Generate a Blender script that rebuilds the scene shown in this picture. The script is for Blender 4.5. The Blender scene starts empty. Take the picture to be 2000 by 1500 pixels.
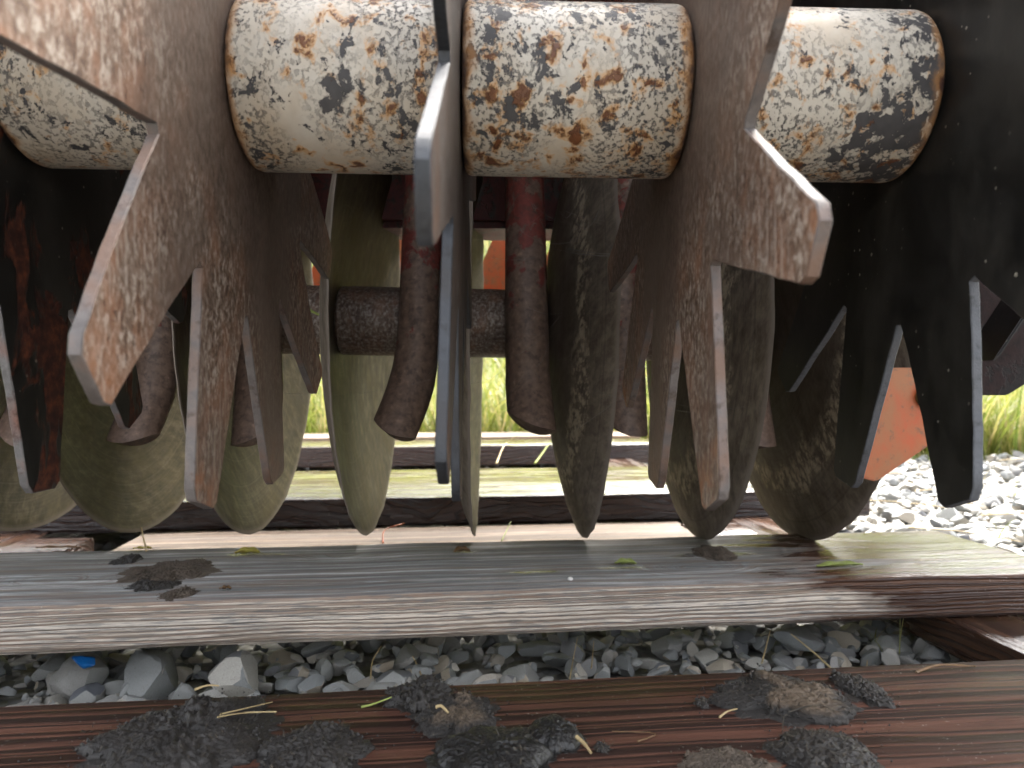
import bpy, bmesh, math, random
from mathutils import Vector, Matrix, noise as mnoise
random.seed(7)
SC = bpy.context.scene
COL = SC.collection
R = math.radians

# ------------------------------------------------------------------ camera, sky, sun, exposure
CZ = 0.275                       # camera height above the gravel
F = 1444.0                       # focal length in pixels of a 2000 px wide picture (26 mm equivalent)
YAW = R(1.586)
cam_d = bpy.data.cameras.new('camera'); cam = bpy.data.objects.new('camera', cam_d); COL.objects.link(cam)
cam.location = (0, 0, CZ); cam.rotation_euler = (R(90), 0, -YAW)
cam_d.sensor_width = 36; cam_d.lens = 36*F/2000; cam_d.clip_start = 0.01; cam_d.clip_end = 500
cam_d.dof.use_dof = True; cam_d.dof.focus_distance = 0.52; cam_d.dof.aperture_fstop = 12.0
SC.camera = cam

SUN_EL, SUN_AZ = 56, 25          # veiled sun behind the machine, a little to the right
w = bpy.data.worlds.new('World'); SC.world = w; w.use_nodes = True
nt = w.node_tree; bg = nt.nodes['Background']
sky = nt.nodes.new('ShaderNodeTexSky'); sky.sky_type = 'NISHITA'; sky.sun_disc = False
sky.sun_elevation = R(SUN_EL); sky.sun_rotation = R(SUN_AZ)
sky.air_density = 1.0; sky.dust_density = 6.0; sky.ozone_density = 1.0
hs = nt.nodes.new('ShaderNodeHueSaturation'); hs.inputs['Saturation'].default_value = .26     # cloud cover greys the sky
nt.links.new(sky.outputs[0], hs.inputs['Color']); nt.links.new(hs.outputs[0], bg.inputs[0]); bg.inputs[1].default_value = 0.15
sd = bpy.data.lights.new('sun', 'SUN'); sd.energy = 1.5; sd.angle = R(20); sd.color = (1, .95, .88)
so = bpy.data.objects.new('sun', sd); COL.objects.link(so)
sv = Vector((math.sin(R(SUN_AZ))*math.cos(R(SUN_EL)), math.cos(R(SUN_AZ))*math.cos(R(SUN_EL)), math.sin(R(SUN_EL))))
so.rotation_euler = sv.to_track_quat('Z', 'Y').to_euler(); so.location = sv*20
vs = SC.view_settings; vs.view_transform = 'Standard'; vs.look = 'None'; vs.gamma = 1; vs.use_curve_mapping = False
vs.exposure = 2.8
SC.render.filter_size = 1.15
cy = SC.cycles; cy.max_bounces = 6; cy.diffuse_bounces = 3; cy.glossy_bounces = 3; cy.transmission_bounces = 2
cy.caustics_reflective = False; cy.caustics_refractive = False; cy.adaptive_threshold = .03

# ------------------------------------------------------------------ helpers
def ray(px, py):
    u, v = (px-1000)/F, (750-py)/F
    return Vector((u*math.cos(YAW)+math.sin(YAW), math.cos(YAW)-u*math.sin(YAW), v))
def at(px, py, Y):               # the point at depth Y seen at that place of the photograph
    d = ray(px, py); return Vector((0, 0, CZ)) + d*(Y/d.y)
def hit(px, py, z):              # ... on the level z
    d = ray(px, py); return Vector((0, 0, CZ)) + d*((z-CZ)/d.z)
def proj(p):
    x, y = p[0]*math.cos(YAW)-p[1]*math.sin(YAW), p[1]*math.cos(YAW)+p[0]*math.sin(YAW)
    return (1000+F*x/y, 750-F*(p[2]-CZ)/y, y)

def link(name, me, mats, parent=None, smooth=False, loc=None, rot=None):
    o = bpy.data.objects.new(name, me); COL.objects.link(o)
    for m in (mats if isinstance(mats, (list, tuple)) else [mats]):
        if m is not None: me.materials.append(m)
    if smooth:
        for p in me.polygons: p.use_smooth = True
    if loc is not None: o.location = loc
    if rot is not None: o.rotation_euler = rot
    if parent is not None: o.parent = parent
    return o
def mesh(name, bm):
    me = bpy.data.meshes.new(name); bm.to_mesh(me); bm.free(); return me
def pydata(name, v, f):
    me = bpy.data.meshes.new(name); me.from_pydata(v, [], f); me.update(); return me
def empty(name, loc, label, cat, group=None, rot=(0, 0, 0)):
    o = bpy.data.objects.new(name, None); COL.objects.link(o); o.location = loc; o.rotation_euler = rot
    o.empty_display_size = .02
    return tag(o, label, cat, group)
def tag(o, label, cat, group=None):
    o['label'] = label; o['category'] = cat
    if group: o['group'] = group
    return o
def box(bm, x0, x1, y0, y1, z0, z1):
    g = bmesh.ops.create_cube(bm, size=1)['verts']
    for v in g:
        v.co = Vector(((x0+x1)/2+v.co.x*(x1-x0), (y0+y1)/2+v.co.y*(y1-y0), (z0+z1)/2+v.co.z*(z1-z0)))
    return g
def autosmooth(me, ang=35):
    bm = bmesh.new(); bm.from_mesh(me)
    for e in bm.edges: e.smooth = not (len(e.link_faces) == 2 and e.calc_face_angle(0) > R(ang))
    for f in bm.faces: f.smooth = True
    bm.to_mesh(me); bm.free()
def fbm(p, o=4): return mnoise.fractal(p, 1.0, 2.0, o)

# ------------------------------------------------------------------ material builder
class B:
    def __init__(s, name):
        s.m = bpy.data.materials.new(name); s.m.use_nodes = True; s.t = s.m.node_tree; s.t.nodes.clear()
        s.out = s.n('ShaderNodeOutputMaterial')
    def n(s, k): return s.t.nodes.new(k)
    def put(s, sock, v):
        if v is None: return
        if hasattr(v, 'is_output'): s.t.links.new(v, sock)
        elif isinstance(v, (tuple, list)) and len(v) == 3 and sock.type == 'RGBA': sock.default_value = (*v, 1)
        else: sock.default_value = v
    def co(s, kind='Object', rand=False):
        c = s.n('ShaderNodeTexCoord').outputs[kind]
        if rand:
            r = s.n('ShaderNodeObjectInfo').outputs['Random']
            a = s.n('ShaderNodeVectorMath'); a.operation = 'ADD'; s.put(a.inputs[0], c)
            m = s.n('ShaderNodeMath'); m.operation = 'MULTIPLY'; s.put(m.inputs[0], r); m.inputs[1].default_value = 37.
            s.put(a.inputs[1], m.outputs[0]); c = a.outputs[0]
        return c
    def map(s, v, scale=(1, 1, 1), loc=(0, 0, 0)):
        a = s.n('ShaderNodeMapping'); s.put(a.inputs[0], v); a.inputs['Scale'].default_value = scale
        a.inputs['Location'].default_value = loc; return a.outputs[0]
    def noise(s, v, scale, det=4, rough=.55, dist=0., ty=None):
        a = s.n('ShaderNodeTexNoise'); s.put(a.inputs['Vector'], v); s.put(a.inputs['Scale'], scale)
        a.inputs['Detail'].default_value = min(det, 5); a.inputs['Roughness'].default_value = rough
        a.inputs['Distortion'].default_value = dist
        return a.outputs['Fac']
    def vor(s, v, scale, feat='F1', out='Distance', rnd=1.):
        a = s.n('ShaderNodeTexVoronoi'); a.feature = feat; s.put(a.inputs['Vector'], v)
        a.inputs['Scale'].default_value = scale; a.inputs['Randomness'].default_value = rnd
        return a.outputs[out]
    def mr(s, f, a, b, c=0., d=1., smooth=False):
        n = s.n('ShaderNodeMapRange'); n.clamp = True
        if smooth: n.interpolation_type = 'SMOOTHSTEP'
        for i, v in enumerate((f, a, b, c, d)): s.put(n.inputs[i], v)
        return n.outputs[0]
    def ma(s, op, a, b=None, c=None):
        n = s.n('ShaderNodeMath'); n.operation = op
        for i, v in enumerate((a, b, c)): s.put(n.inputs[i], v)
        return n.outputs[0]
    def ramp(s, f, st):
        n = s.n('ShaderNodeValToRGB'); s.put(n.inputs[0], f); e = n.color_ramp.elements
        while len(e) < len(st): e.new(.5)
        for q, (p, c) in zip(e, st): q.position = p; q.color = (*c, 1) if len(c) == 3 else c
        return n.outputs[0]
    def mix(s, f, a, b, mode='MIX'):
        n = s.n('ShaderNodeMix'); n.data_type = 'RGBA'; n.blend_type = mode
        s.put(n.inputs[0], f); s.put(n.inputs[6], a); s.put(n.inputs[7], b); return n.outputs[2]
    def sep(s, v):
        n = s.n('ShaderNodeSeparateXYZ'); s.put(n.inputs[0], v); return n.outputs
    def comb(s, x, y, z):
        n = s.n('ShaderNodeCombineXYZ')
        for i, v in enumerate((x, y, z)): s.put(n.inputs[i], v)
        return n.outputs[0]
    def bump(s, h, st=.5, dist=.001, normal=None):
        n = s.n('ShaderNodeBump'); s.put(n.inputs['Strength'], st); n.inputs['Distance'].default_value = dist
        s.put(n.inputs['Height'], h); s.put(n.inputs['Normal'], normal); return n.outputs[0]
    def bsdf(s, col, rough=.6, metal=0., normal=None, spec=None, coat=None, trans=None):
        n = s.n('ShaderNodeBsdfPrincipled'); s.put(n.inputs['Base Color'], col); s.put(n.inputs['Roughness'], rough)
        s.put(n.inputs['Metallic'], metal); s.put(n.inputs['Normal'], normal)
        if spec is not None: s.put(n.inputs['Specular IOR Level'], spec)
        if coat is not None: s.put(n.inputs['Coat Weight'], coat); n.inputs['Coat Roughness'].default_value = .08
        o = n.outputs[0]
        if trans is not None:
            t = s.n('ShaderNodeBsdfTranslucent'); s.put(t.inputs[0], col)
            m = s.n('ShaderNodeMixShader'); m.inputs[0].default_value = trans
            s.put(m.inputs[1], o); s.put(m.inputs[2], t.outputs[0]); o = m.outputs[0]
        s.t.links.new(o, s.out.inputs[0]); return s.m

def mat_white():
    b = B('chipped_white_paint'); c = b.co(); g = b.sep(b.co('Generated'))
    v = b.map(c, (1, 1.0, .8))
    big = b.noise(v, 9, 2, .5)
    # clusters of chips that bare the dark primer
    n1 = b.noise(v, 115, 5, .68, .3)
    thr = b.mr(big, .40, .62, .71, .51)
    sx = b.sep(c)[0]                               # the right tube has lost most paint, the left one least
    thr = b.ma('ADD', thr, b.ma('SUBTRACT', b.mr(sx, 0., .3, .04, 0), b.mr(sx, 1.8, 2.0, 0, .055)))
    chip = b.mr(b.ma('SUBTRACT', n1, thr), 0., .012)
    fine = b.mr(b.noise(b.map(c, (1, 1, .7), (3, 1, 2)), 430, 4, .7), .53, .56, 0, .9)
    fine = b.ma('MULTIPLY', fine, b.mr(b.noise(v, 16, 3, .6), .36, .58))
    chip = b.ma('MAXIMUM', chip, fine)
    # rust blooms
    n3 = b.noise(b.map(c, (1, 1, .8), (5, 2, 7)), 95, 5, .6, .3)
    bl = b.noise(b.map(c, (1, 1, 1), (9, 3, 1)), 13, 2, .5)
    rs = b.ma('SUBTRACT', n3, b.mr(bl, .36, .64, .655, .55))
    halo = b.mr(rs, -.06, .03); core = b.mr(rs, .02, .065)
    e = b.ma('MINIMUM', g[0], b.ma('SUBTRACT', 1., g[0]))
    en = b.ma('ADD', e, b.mr(b.noise(v, 70, 5, .6), .3, .7, -.035, .035))
    edge = b.mr(en, .012, .06, 1, 0)
    stain = b.mr(b.noise(b.map(c, (1, 1, .5), (1, 8, 2)), 24, 5, .6), .45, .72)
    paint = b.mix(b.noise(v, 130, 5, .6), (.50, .45, .375), (.62, .585, .515))
    paint = b.mix(b.ma('MULTIPLY', stain, .55), paint, (.50, .37, .22))
    paint = b.mix(b.mr(b.noise(b.map(c, (1, 1, .6), (4, 4, 9)), 14, 5, .7), .48, .72, 0, .55), paint, (.30, .26, .21))
    col = b.mix(b.ma('MULTIPLY', halo, .8), paint, (.55, .27, .07))
    col = b.mix(chip, col, b.mix(b.noise(v, 200, 3), (.035, .034, .036), (.085, .08, .08)))
    col = b.mix(core, col, b.mix(b.noise(v, 180, 4), (.055, .022, .012), (.24, .085, .025)))
    col = b.mix(b.ma('MULTIPLY', edge, .9), col, b.mix(b.mr(en, 0, .03), (.06, .022, .012), (.42, .2, .06)))
    h = b.ma('SUBTRACT', b.ma('MULTIPLY', b.noise(v, 160, 5), .25), chip)
    h = b.ma('ADD', h, b.ma('MULTIPLY', core, .7))
    r = b.mix(chip, (.42,)*3, (.62,)*3)
    return b.bsdf(col, r, 0, b.bump(h, .8, .0009))

def mat_rusty(name='rusty_brown_steel', tone=1., star=False):
    b = B(name); c = b.co()
    v = b.map(c, (1, 1.1, .72))
    n1 = b.noise(v, 290, 5, .68, .3); n2 = b.noise(b.map(c, (1, 1, .55), (4, 4, 4)), 15, 4, .6); n3 = b.noise(v, 260, 5, .6)
    col = b.ramp(n1, [(.36, (.06, .038, .027)), (.46, (.11, .077, .058)), (.54, (.17, .137, .113)), (.61, (.27, .245, .22))])
    col = b.mix(b.mr(b.noise(b.map(c, (1, 1, .6), (7, 2, 1)), 45, 5, .7), .47, .66, 0, .6), col, (.19, .095, .055))
    col = b.mix(b.mr(n2, .38, .60, .5, 0), col, (.055, .042, .037))
    col = b.mix(b.mr(n3, .60, .66, 0, .7), col, (.045, .026, .02))
    if star:                                       # darker, smoother colour round the hub, soil-scoured prongs, rusted tips
        s = b.sep(c); rad = b.ma('SQRT', b.ma('ADD', b.ma('MULTIPLY', s[1], s[1]), b.ma('MULTIPLY', s[2], s[2])))
        rw = b.ma('ADD', rad, b.mr(b.noise(b.map(c, loc=(3, 3, 3)), 18, 4, .65), .3, .7, -.05, .05))
        hub = b.mr(rw, .085, .135, .8, 0)
        col = b.mix(hub, col, b.mix(b.mr(n3, .4, .65), (.062, .045, .036), (.115, .092, .078)))
        scr = b.noise(b.map(c, (1, 260, 22), (1, 1, 8)), 1., 3, .6)
        col = b.mix(b.ma('MULTIPLY', b.mr(scr, .56, .66), b.mr(rw, .12, .19, 0, .5)), col, (.26, .235, .21))
        tip = b.mr(rw, .195, .24, 0, .75)
        col = b.mix(b.ma('MULTIPLY', tip, b.mr(b.noise(c, 70, 5, .65), .42, .58)), col, b.mix(n3, (.10, .045, .025), (.27, .12, .05)))
        sm = b.mr(b.noise(b.map(c, loc=(6, 1, 2)), 9, 3, .5), .52, .62, 0, .7)
        col = b.mix(sm, col, b.mix(n3, (.085, .066, .055), (.14, .115, .098)))
    col = b.mix(1., col, tone if isinstance(tone, tuple) else (tone,)*3, 'MULTIPLY')
    return b.bsdf(col, b.mr(n2, .3, .7, .42, .62), .12, b.bump(b.ma('ADD', n1, b.ma('MULTIPLY', n3, .7)), .35, .0008))

def mat_edge(name, base, rust):
    b = B(name); c = b.co()
    n = b.noise(c, 120, 6, .65); n2 = b.noise(c, 30, 4, .6)
    col = b.mix(b.mr(n, .35, .65), tuple(x*.62 for x in base), base)
    col = b.mix(b.mr(n2, .46, .62, 0, .85), col, rust)
    col = b.mix(b.mr(b.noise(c, 75, 5, .7), .55, .66, 0, .8), col, tuple(x*.3 for x in rust))
    return b.bsdf(col, .55, .1, b.bump(b.noise(c, 260, 4, .7), .8, .0008))

def mat_black(name, rust):
    b = B(name); c = b.co()
    n1 = b.noise(c, 40, 6, .62)
    col = b.mix(b.mr(n1, .4, .7), (.0075, .0078, .0075), (.016, .016, .015))
    # dust and lime specks
    sp = b.vor(c, 130); dens = b.noise(b.map(c, loc=(2, 7, 3)), 14, 3, .6)
    siz = b.mr(b.vor(c, 130, out='Color'), 0, 1, .04, .17)
    spk = b.ma('MULTIPLY', b.mr(b.ma('SUBTRACT', siz, sp), 0, .03), b.mr(dens, .44, .56))
    col = b.mix(spk, col, (.28, .27, .22))
    film = b.mr(b.noise(b.map(c, (1, 1, .5)), 22, 6, .7), .46, .75, 0, .6)
    col = b.mix(film, col, (.05, .048, .042))
    rm = 0.
    h = n1
    if rust:
        rn = b.noise(b.map(c, (1, 1, .55), (1, 3, 5)), 21, 7, .66, .5)
        rm = b.mr(rn, .525, .56)
        rc = b.ramp(b.noise(c, 150, 5, .65), [(.3, (.018, .008, .007)), (.5, (.055, .018, .012)), (.7, (.15, .045, .02))])
        col = b.mix(rm, col, rc); h = b.ma('ADD', n1, rm)
    ro = b.ma('ADD', b.mr(n1, .3, .7, .30, .45), b.ma('MULTIPLY', rm, .3))
    return b.bsdf(col, ro, 0, b.bump(h, .3, .0006), spec=.35)

def mat_disc():
    b = B('weathered_disc_steel'); c = b.co(rand=False); s = b.sep(c)
    rad = b.ma('SQRT', b.ma('ADD', b.ma('MULTIPLY', s[1], s[1]), b.ma('MULTIPLY', s[2], s[2])))
    rnd = b.n('ShaderNodeObjectInfo').outputs['Random']
    cr = b.co(rand=True)
    n1 = b.noise(b.map(cr, (1, 1, .45)), 85, 7, .72, .3); n2 = b.noise(cr, 12, 4, .6); n3 = b.noise(b.map(cr, (1, 1, .4)), 190, 4, .6)
    col = b.ramp(n1, [(.32, (.020, .015, .009)), (.5, (.052, .041, .024)), (.68, (.12, .098, .062))])
    col = b.mix(b.mr(n2, .45, .7, 0, .6), col, (.085, .068, .026))
    col = b.mix(b.mr(n3, .56, .64, 0, .55), col, (.06, .045, .032))
    # crusted ring of dried soil, dark band outside it
    rw = b.ma('ADD', rad, b.mr(b.noise(cr, 26, 5, .65), .3, .7, -.018, .018))
    crust = b.ma('MULTIPLY', b.mr(rw, .165, .18), b.mr(rw, .196, .208, 1, 0))
    crust = b.ma('MULTIPLY', crust, b.mr(b.noise(b.map(cr, (1, 1, .6)), 120, 6, .7), .45, .56))
    crust = b.ma('MULTIPLY', crust, b.mr(s[0], -.045, -.02, .9, .9))
    inner = b.mr(rw, .135, .18, .65, 0)
    geo = b.n('ShaderNodeNewGeometry').outputs['Normal']
    back = b.mr(b.sep(geo)[0], -.15, .05, 1, 0)      # convex side keeps its soil; base also lightened as painted-in fill light
    col = b.mix(b.ma('MULTIPLY', back, b.mr(n2, .35, .6, .75, .45)), col, b.mix(b.mr(n1, .35, .65), (.11, .088, .07), (.25, .21, .17)))
    col = b.mix(b.ma('MULTIPLY', inner, back), col, b.mix(n3, (.05, .038, .03), (.10, .078, .062)))
    col = b.mix(b.ma('MULTIPLY', crust, back), col, b.mix(n3, (.38, .31, .21), (.56, .49, .38)))
    cs = b.noise(b.comb(b.ma('MULTIPLY', rad, 900.), 0., b.mr(n2, 0, 1, 0, 1.2)), 1., 2, .5)       # turning scratches
    col = b.mix(b.mr(cs, .56, .68, 0, .22), col, (.20, .175, .135))
    col = b.mix(b.mr(cs, .44, .34, 0, .3), col, (.03, .023, .016))
    rim = b.mr(rad, .2535, .2575, 0, .8)
    col = b.mix(rim, col, (.19, .16, .135))
    h = b.ma('ADD', b.ma('ADD', n1, b.ma('MULTIPLY', n3, .5)), b.ma('MULTIPLY', b.ma('MULTIPLY', crust, back), 1.5))
    return b.bsdf(col, b.ma('ADD', b.mr(n2, .3, .7, .48, .66), b.ma('MULTIPLY', back, .12)), .05, b.bump(h, .45, .0008), spec=.3)

def mat_redpaint(name, red, bare, z0, z1, wet=.45):
    # paint rubbed off by soil, more of it low on the part (z0 all bare .. z1 mostly painted)
    b = B(name); c = b.co(); s = b.sep(c)
    n = b.noise(b.map(c, (1, 1, .7)), 38, 8, .68, .4); n2 = b.noise(c, 150, 5, .6)
    t = b.ma('ADD', b.mr(s[2], z0, z1, -.22, .06), n)
    m = b.mr(t, .47, .50)
    col = b.mix(b.mr(n2, .35, .65), tuple(x*.6 for x in red), red)
    rc = b.ramp(n2, [(.3, tuple(x*.55 for x in bare)), (.6, bare), (.75, tuple(x*1.6 for x in bare))])
    col = b.mix(m, rc, col)
    sp_ = b.mr(b.noise(b.map(c, loc=(2, 2, 2)), 90, 5, .7), .52, .64, 0, .8)
    col = b.mix(sp_, col, tuple(x*.35 for x in bare))
    return b.bsdf(col, b.mr(n, .3, .7, wet, wet+.2), .0, b.bump(b.ma('ADD', b.ma('MULTIPLY', m, .9), n2), .7, .0012))

def mat_orange():
    b = B('faded_orange_paint'); c = b.co()
    n = b.noise(b.map(c, (1, 1, .6)), 24, 7, .65, .3); n2 = b.noise(c, 120, 5)
    col = b.mix(b.mr(n, .4, .62), (.44, .075, .018), (.31, .115, .042))
    col = b.mix(b.mr(n2, .58, .66, 0, .8), col, (.17, .08, .04))
    col = b.mix(b.mr(b.noise(c, 45, 5, .7), .58, .66, 0, .8), col, (.22, .11, .05))
    return b.bsdf(col, .45, 0, b.bump(n2, .2, .0006))

def mat_wood(name, dry, line, topdry, wetcol, wetline, wet_at=None, wet_all=False, pith=(.02, -.10), pitch=.0042, knots=(), stains=(), painted_sheen=0., wrough=.22, amp=1., ox=0., spec=.5):
    """weathered softwood; rings about a pith that runs along local x; wet_at = (x0, x1): dry left of x0, soaked right of x1"""
    b = B(name); c0 = b.co(); c = b.map(c0, loc=(ox, 0, 0)); s0 = b.sep(c0); s = b.sep(c)
    wob = b.noise(b.map(c, (2.2, 7, 7)), 1.6, 3, .5); wob2 = b.noise(b.map(c, (5, 30, 30), (3, 1, 2)), 1.5, 4, .6)
    y = b.ma('ADD', b.ma('SUBTRACT', s[1], pith[0]), b.mr(wob, 0, 1, -.035*amp, .035*amp))
    z = b.ma('SUBTRACT', s[2], pith[1])
    r = b.ma('SQRT', b.ma('ADD', b.ma('MULTIPLY', y, y), b.ma('MULTIPLY', z, z)))
    r = b.ma('ADD', r, b.mr(wob2, 0, 1, -.002, .002))
    for (kx, ky, kr) in knots:                     # grain swings round a knot
        dx = b.ma('MULTIPLY', b.ma('SUBTRACT', s0[0], kx), .45); dy = b.ma('SUBTRACT', s0[1], ky)
        d = b.ma('SQRT', b.ma('ADD', b.ma('MULTIPLY', dx, dx), b.ma('MULTIPLY', dy, dy)))
        r = b.ma('ADD', r, b.mr(d, 0, kr*3, .02, 0, True))
    q = b.ma('DIVIDE', r, pitch); q = b.ma('ADD', q, b.mr(b.noise(b.comb(0., 0., q), .9, 2), .3, .7, -.6, .6))
    saw = b.ma('FRACT', q)
    ring = b.ma('MULTIPLY', b.mr(saw, 0, .62, 0, 1, True), b.mr(saw, .78, 1., 1, 0, True))
    fib = b.noise(b.map(c, (8, 300, 300)), 1., 4, .65); fib2 = b.noise(b.map(c, (40, 650, 650)), 1., 3, .6)
    broad = b.noise(b.map(c, (3.5, 85, 85), (2, 6, 4)), 1., 4, .6)
    blotch = b.noise(b.map(c, (1.3, 7, 7), (4, 2, 9)), 3., 5, .6)
    up = b.mr(b.sep(b.n('ShaderNodeNewGeometry').outputs['Normal'])[2], .45, .75)
    base = b.mix(up, dry, topdry)
    base = b.mix(b.mr(blotch, .35, .68, 0, .55), base, tuple(x*.62 for x in topdry))
    lstr = b.ma('MULTIPLY', b.mr(ring, 0, 1, .85, 0.), b.mr(fib, .3, .6, .5, 1.))
    lstr = b.ma('MULTIPLY', lstr, b.mr(up, 0, 1, 1., .6))
    crk = b.ma('MULTIPLY', b.mr(b.noise(b.map(c, (3.2, 260, 260), (5, 5, 5)), 1., 4, .6), .55, .62), up)
    base = b.mix(b.ma('MULTIPLY', b.mr(broad, .44, .58), up), base, tuple(x*.42 for x in topdry))
    base = b.mix(b.ma('MULTIPLY', b.mr(broad, .42, .32), up), base, tuple(x*1.45 for x in topdry))
    colD = b.mix(lstr, base, line)
    colD = b.mix(b.mr(fib2, .50, .62, 0, .7), colD, tuple(x*.45 for x in topdry))
    colD = b.mix(b.ma('MULTIPLY', crk, .8), colD, tuple(x*.28 for x in topdry))
    colD = b.mix(b.ma('MULTIPLY', b.mr(b.noise(b.map(c, (6, 60, 60), (7, 1, 1)), 1.3, 5, .6), .52, .66), .5), colD, (.20, .145, .10))
    colD = b.mix(b.mr(fib, .60, .72, 0, .35), colD, tuple(min(.8, x*1.35) for x in dry))
    colW = b.mix(b.ma('MULTIPLY', b.mr(ring, .1, .9, 1., 0.), b.mr(fib, .28, .55, .55, 1.)), wetcol, wetline)
    colW = b.mix(b.mr(blotch, .4, .7, 0, .5), colW, tuple(x*.4 for x in wetcol))
    colW = b.mix(b.mr(fib2, .55, .68, 0, .6), colW, tuple(x*.35 for x in wetline))
    if wet_all: wet = 1.
    elif wet_at:
        t = b.ma('ADD', s0[0], b.mr(b.noise(b.map(c, (5, 26, 26), (2, 2, 2)), 1.4, 5, .6), .25, .75, -.17, .17))
        wet = b.mr(t, wet_at[0], wet_at[1])
        lowf = b.mr(b.ma('ADD', b.ma('ADD', s0[0], b.ma('MULTIPLY', s0[2], -9.)), b.mr(blotch, .3, .7, -.05, .05)), .42, .52)
        wet = b.ma('MAXIMUM', wet, b.ma('MULTIPLY', lowf, b.mr(up, 0, 1, 1, 0)))
    else: wet = 0.
    for (kx, ky, sx, sy) in stains:                # soaked spots
        dx = b.ma('DIVIDE', b.ma('SUBTRACT', s0[0], kx), sx); dy = b.ma('DIVIDE', b.ma('SUBTRACT', s0[1], ky), sy)
        d = b.ma('SQRT', b.ma('ADD', b.ma('MULTIPLY', dx, dx), b.ma('MULTIPLY', dy, dy)))
        d = b.ma('ADD', d, b.mr(b.noise(b.map(c, (25, 160, 160)), 1.5, 4, .6), .3, .7, -.45, .45))
        wet = b.ma('MAXIMUM', wet, b.ma('MULTIPLY', b.mr(d, .75, 1.05, 1, 0), up))
        colW = b.mix(b.ma('MULTIPLY', b.mr(d, .75, 1.05, .8, 0), up), colW, tuple(x*.35 for x in topdry))
    col = b.mix(wet, colD, colW)
    if painted_sheen:
        am = b.ma('MULTIPLY', b.mr(b.noise(b.map(c, (4, 34, 34), (6, 6, 1)), 1.6, 6, .66), .46, .52), b.mr(s0[0], painted_sheen, painted_sheen+.06))
        col = b.mix(b.ma('MULTIPLY', b.ma('MULTIPLY', am, up), .9), col, (.085, .085, .016))  # yellow-green reflections painted into the colour of the top face
    gr = b.mr(b.noise(b.map(c, (1, 1, 1), (8, 8, 8)), 420, 3, .6), .68, .71, 0, .8)
    gr = b.ma('MULTIPLY', gr, b.mr(b.noise(c, 9, 3), .45, .6))
    col = b.mix(gr, col, (.42, .40, .36))
    h = b.ma('ADD', b.ma('MULTIPLY', ring, .7), b.ma('MULTIPLY', fib, 1.)); h = b.ma('ADD', h, b.ma('MULTIPLY', fib2, .35))
    puddle = b.mr(b.noise(b.map(c, (5, 30, 30), (1, 9, 3)), 1.5, 3, .5), .42, .58)
    rw = b.ma('ADD', wrough, b.ma('MULTIPLY', puddle, .2))
    ro = b.ma('ADD', b.ma('MULTIPLY', wet, rw), b.ma('MULTIPLY', b.ma('SUBTRACT', 1., wet), .8))
    bs = b.mr(up, 0, 1, 1., .5)
    return b.bsdf(col, ro, 0, b.bump(h, bs, .0016), spec=spec)

def mat_stone():
    b = B('grey_river_gravel'); c = b.co(rand=True); r = b.n('ShaderNodeObjectInfo').outputs['Random']
    w = b.n('ShaderNodeNewGeometry').outputs['Random Per Island']
    rr = b.ma('FRACT', b.ma('ADD', b.ma('MULTIPLY', r, 7.3), w))
    base = b.ramp(rr, [(0, (.11, .115, .115)), (.25, (.21, .21, .195)), (.45, (.155, .162, .16)), (.6, (.26, .245, .21)), (.74, (.075, .08, .09)), (.86, (.32, .30, .26)), (.94, (.25, .21, .155)), (1, (.23, .235, .23))])
    n = b.noise(c, 60, 6, .6); n2 = b.noise(c, 260, 4, .6)
    col = b.mix(1., base, b.ramp(n, [(.3, (.85,)*3), (.7, (1.7,)*3)]), 'MULTIPLY')
    col = b.mix(b.mr(n2, .58, .68, 0, .4), col, (.28, .275, .25))
    col = b.mix(b.mr(b.noise(c, 25, 4), .55, .68, 0, .4), col, (.12, .10, .075))
    return b.bsdf(col, b.mr(n, .3, .7, .45, .75), 0, b.bump(b.ma('ADD', n, b.ma('MULTIPLY', n2, .4)), .35, .0012))

def mat_mud(name, dark, tan, tanmask, rough):
    b = B(name); c = b.co(); s = b.sep(c)
    n = b.noise(c, 75, 8, .68); n2 = b.noise(c, 330, 5, .7); n3 = b.noise(c, 24, 3, .5)
    col = b.mix(b.mr(n, .3, .7), tuple(x*.45 for x in dark), tuple(x*1.4 for x in dark))
    if tanmask:
        tm = b.ma('MULTIPLY', b.mr(b.ma('ADD', b.ma('MULTIPLY', s[0], 7.), n3), tanmask, tanmask+.05), b.mr(s[2], .003, .005))
        col = b.mix(tm, col, b.mix(n2, tan, tuple(x*.55 for x in tan)))
    col = b.mix(b.mr(n2, .66, .70, 0, .8), col, (.12, .10, .065))
    return b.bsdf(col, rough, 0, b.bump(b.ma('ADD', b.ma('MULTIPLY', n, 1.4), b.ma('MULTIPLY', n2, .5)), .7, .0022))

def mat_plain(name, c1, c2, rough=.6, scale=80, trans=None, metal=0.):
    b = B(name); c = b.co(rand=True); n = b.noise(c, scale, 5, .6)
    return b.bsdf(b.mix(b.mr(n, .35, .65), c1, c2), rough, metal, b.bump(n, .3, .0006), trans=trans)

def mat_grass():
    b = B('meadow_grass'); w = b.n('ShaderNodeNewGeometry').outputs['Random Per Island']
    col = b.ramp(w, [(0, (.09, .13, .02)), (.4, (.19, .22, .04)), (.7, (.30, .29, .075)), (.85, (.40, .32, .15)), (1, (.13, .18, .028))])
    return b.bsdf(col, .5, 0, trans=.45)

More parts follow.
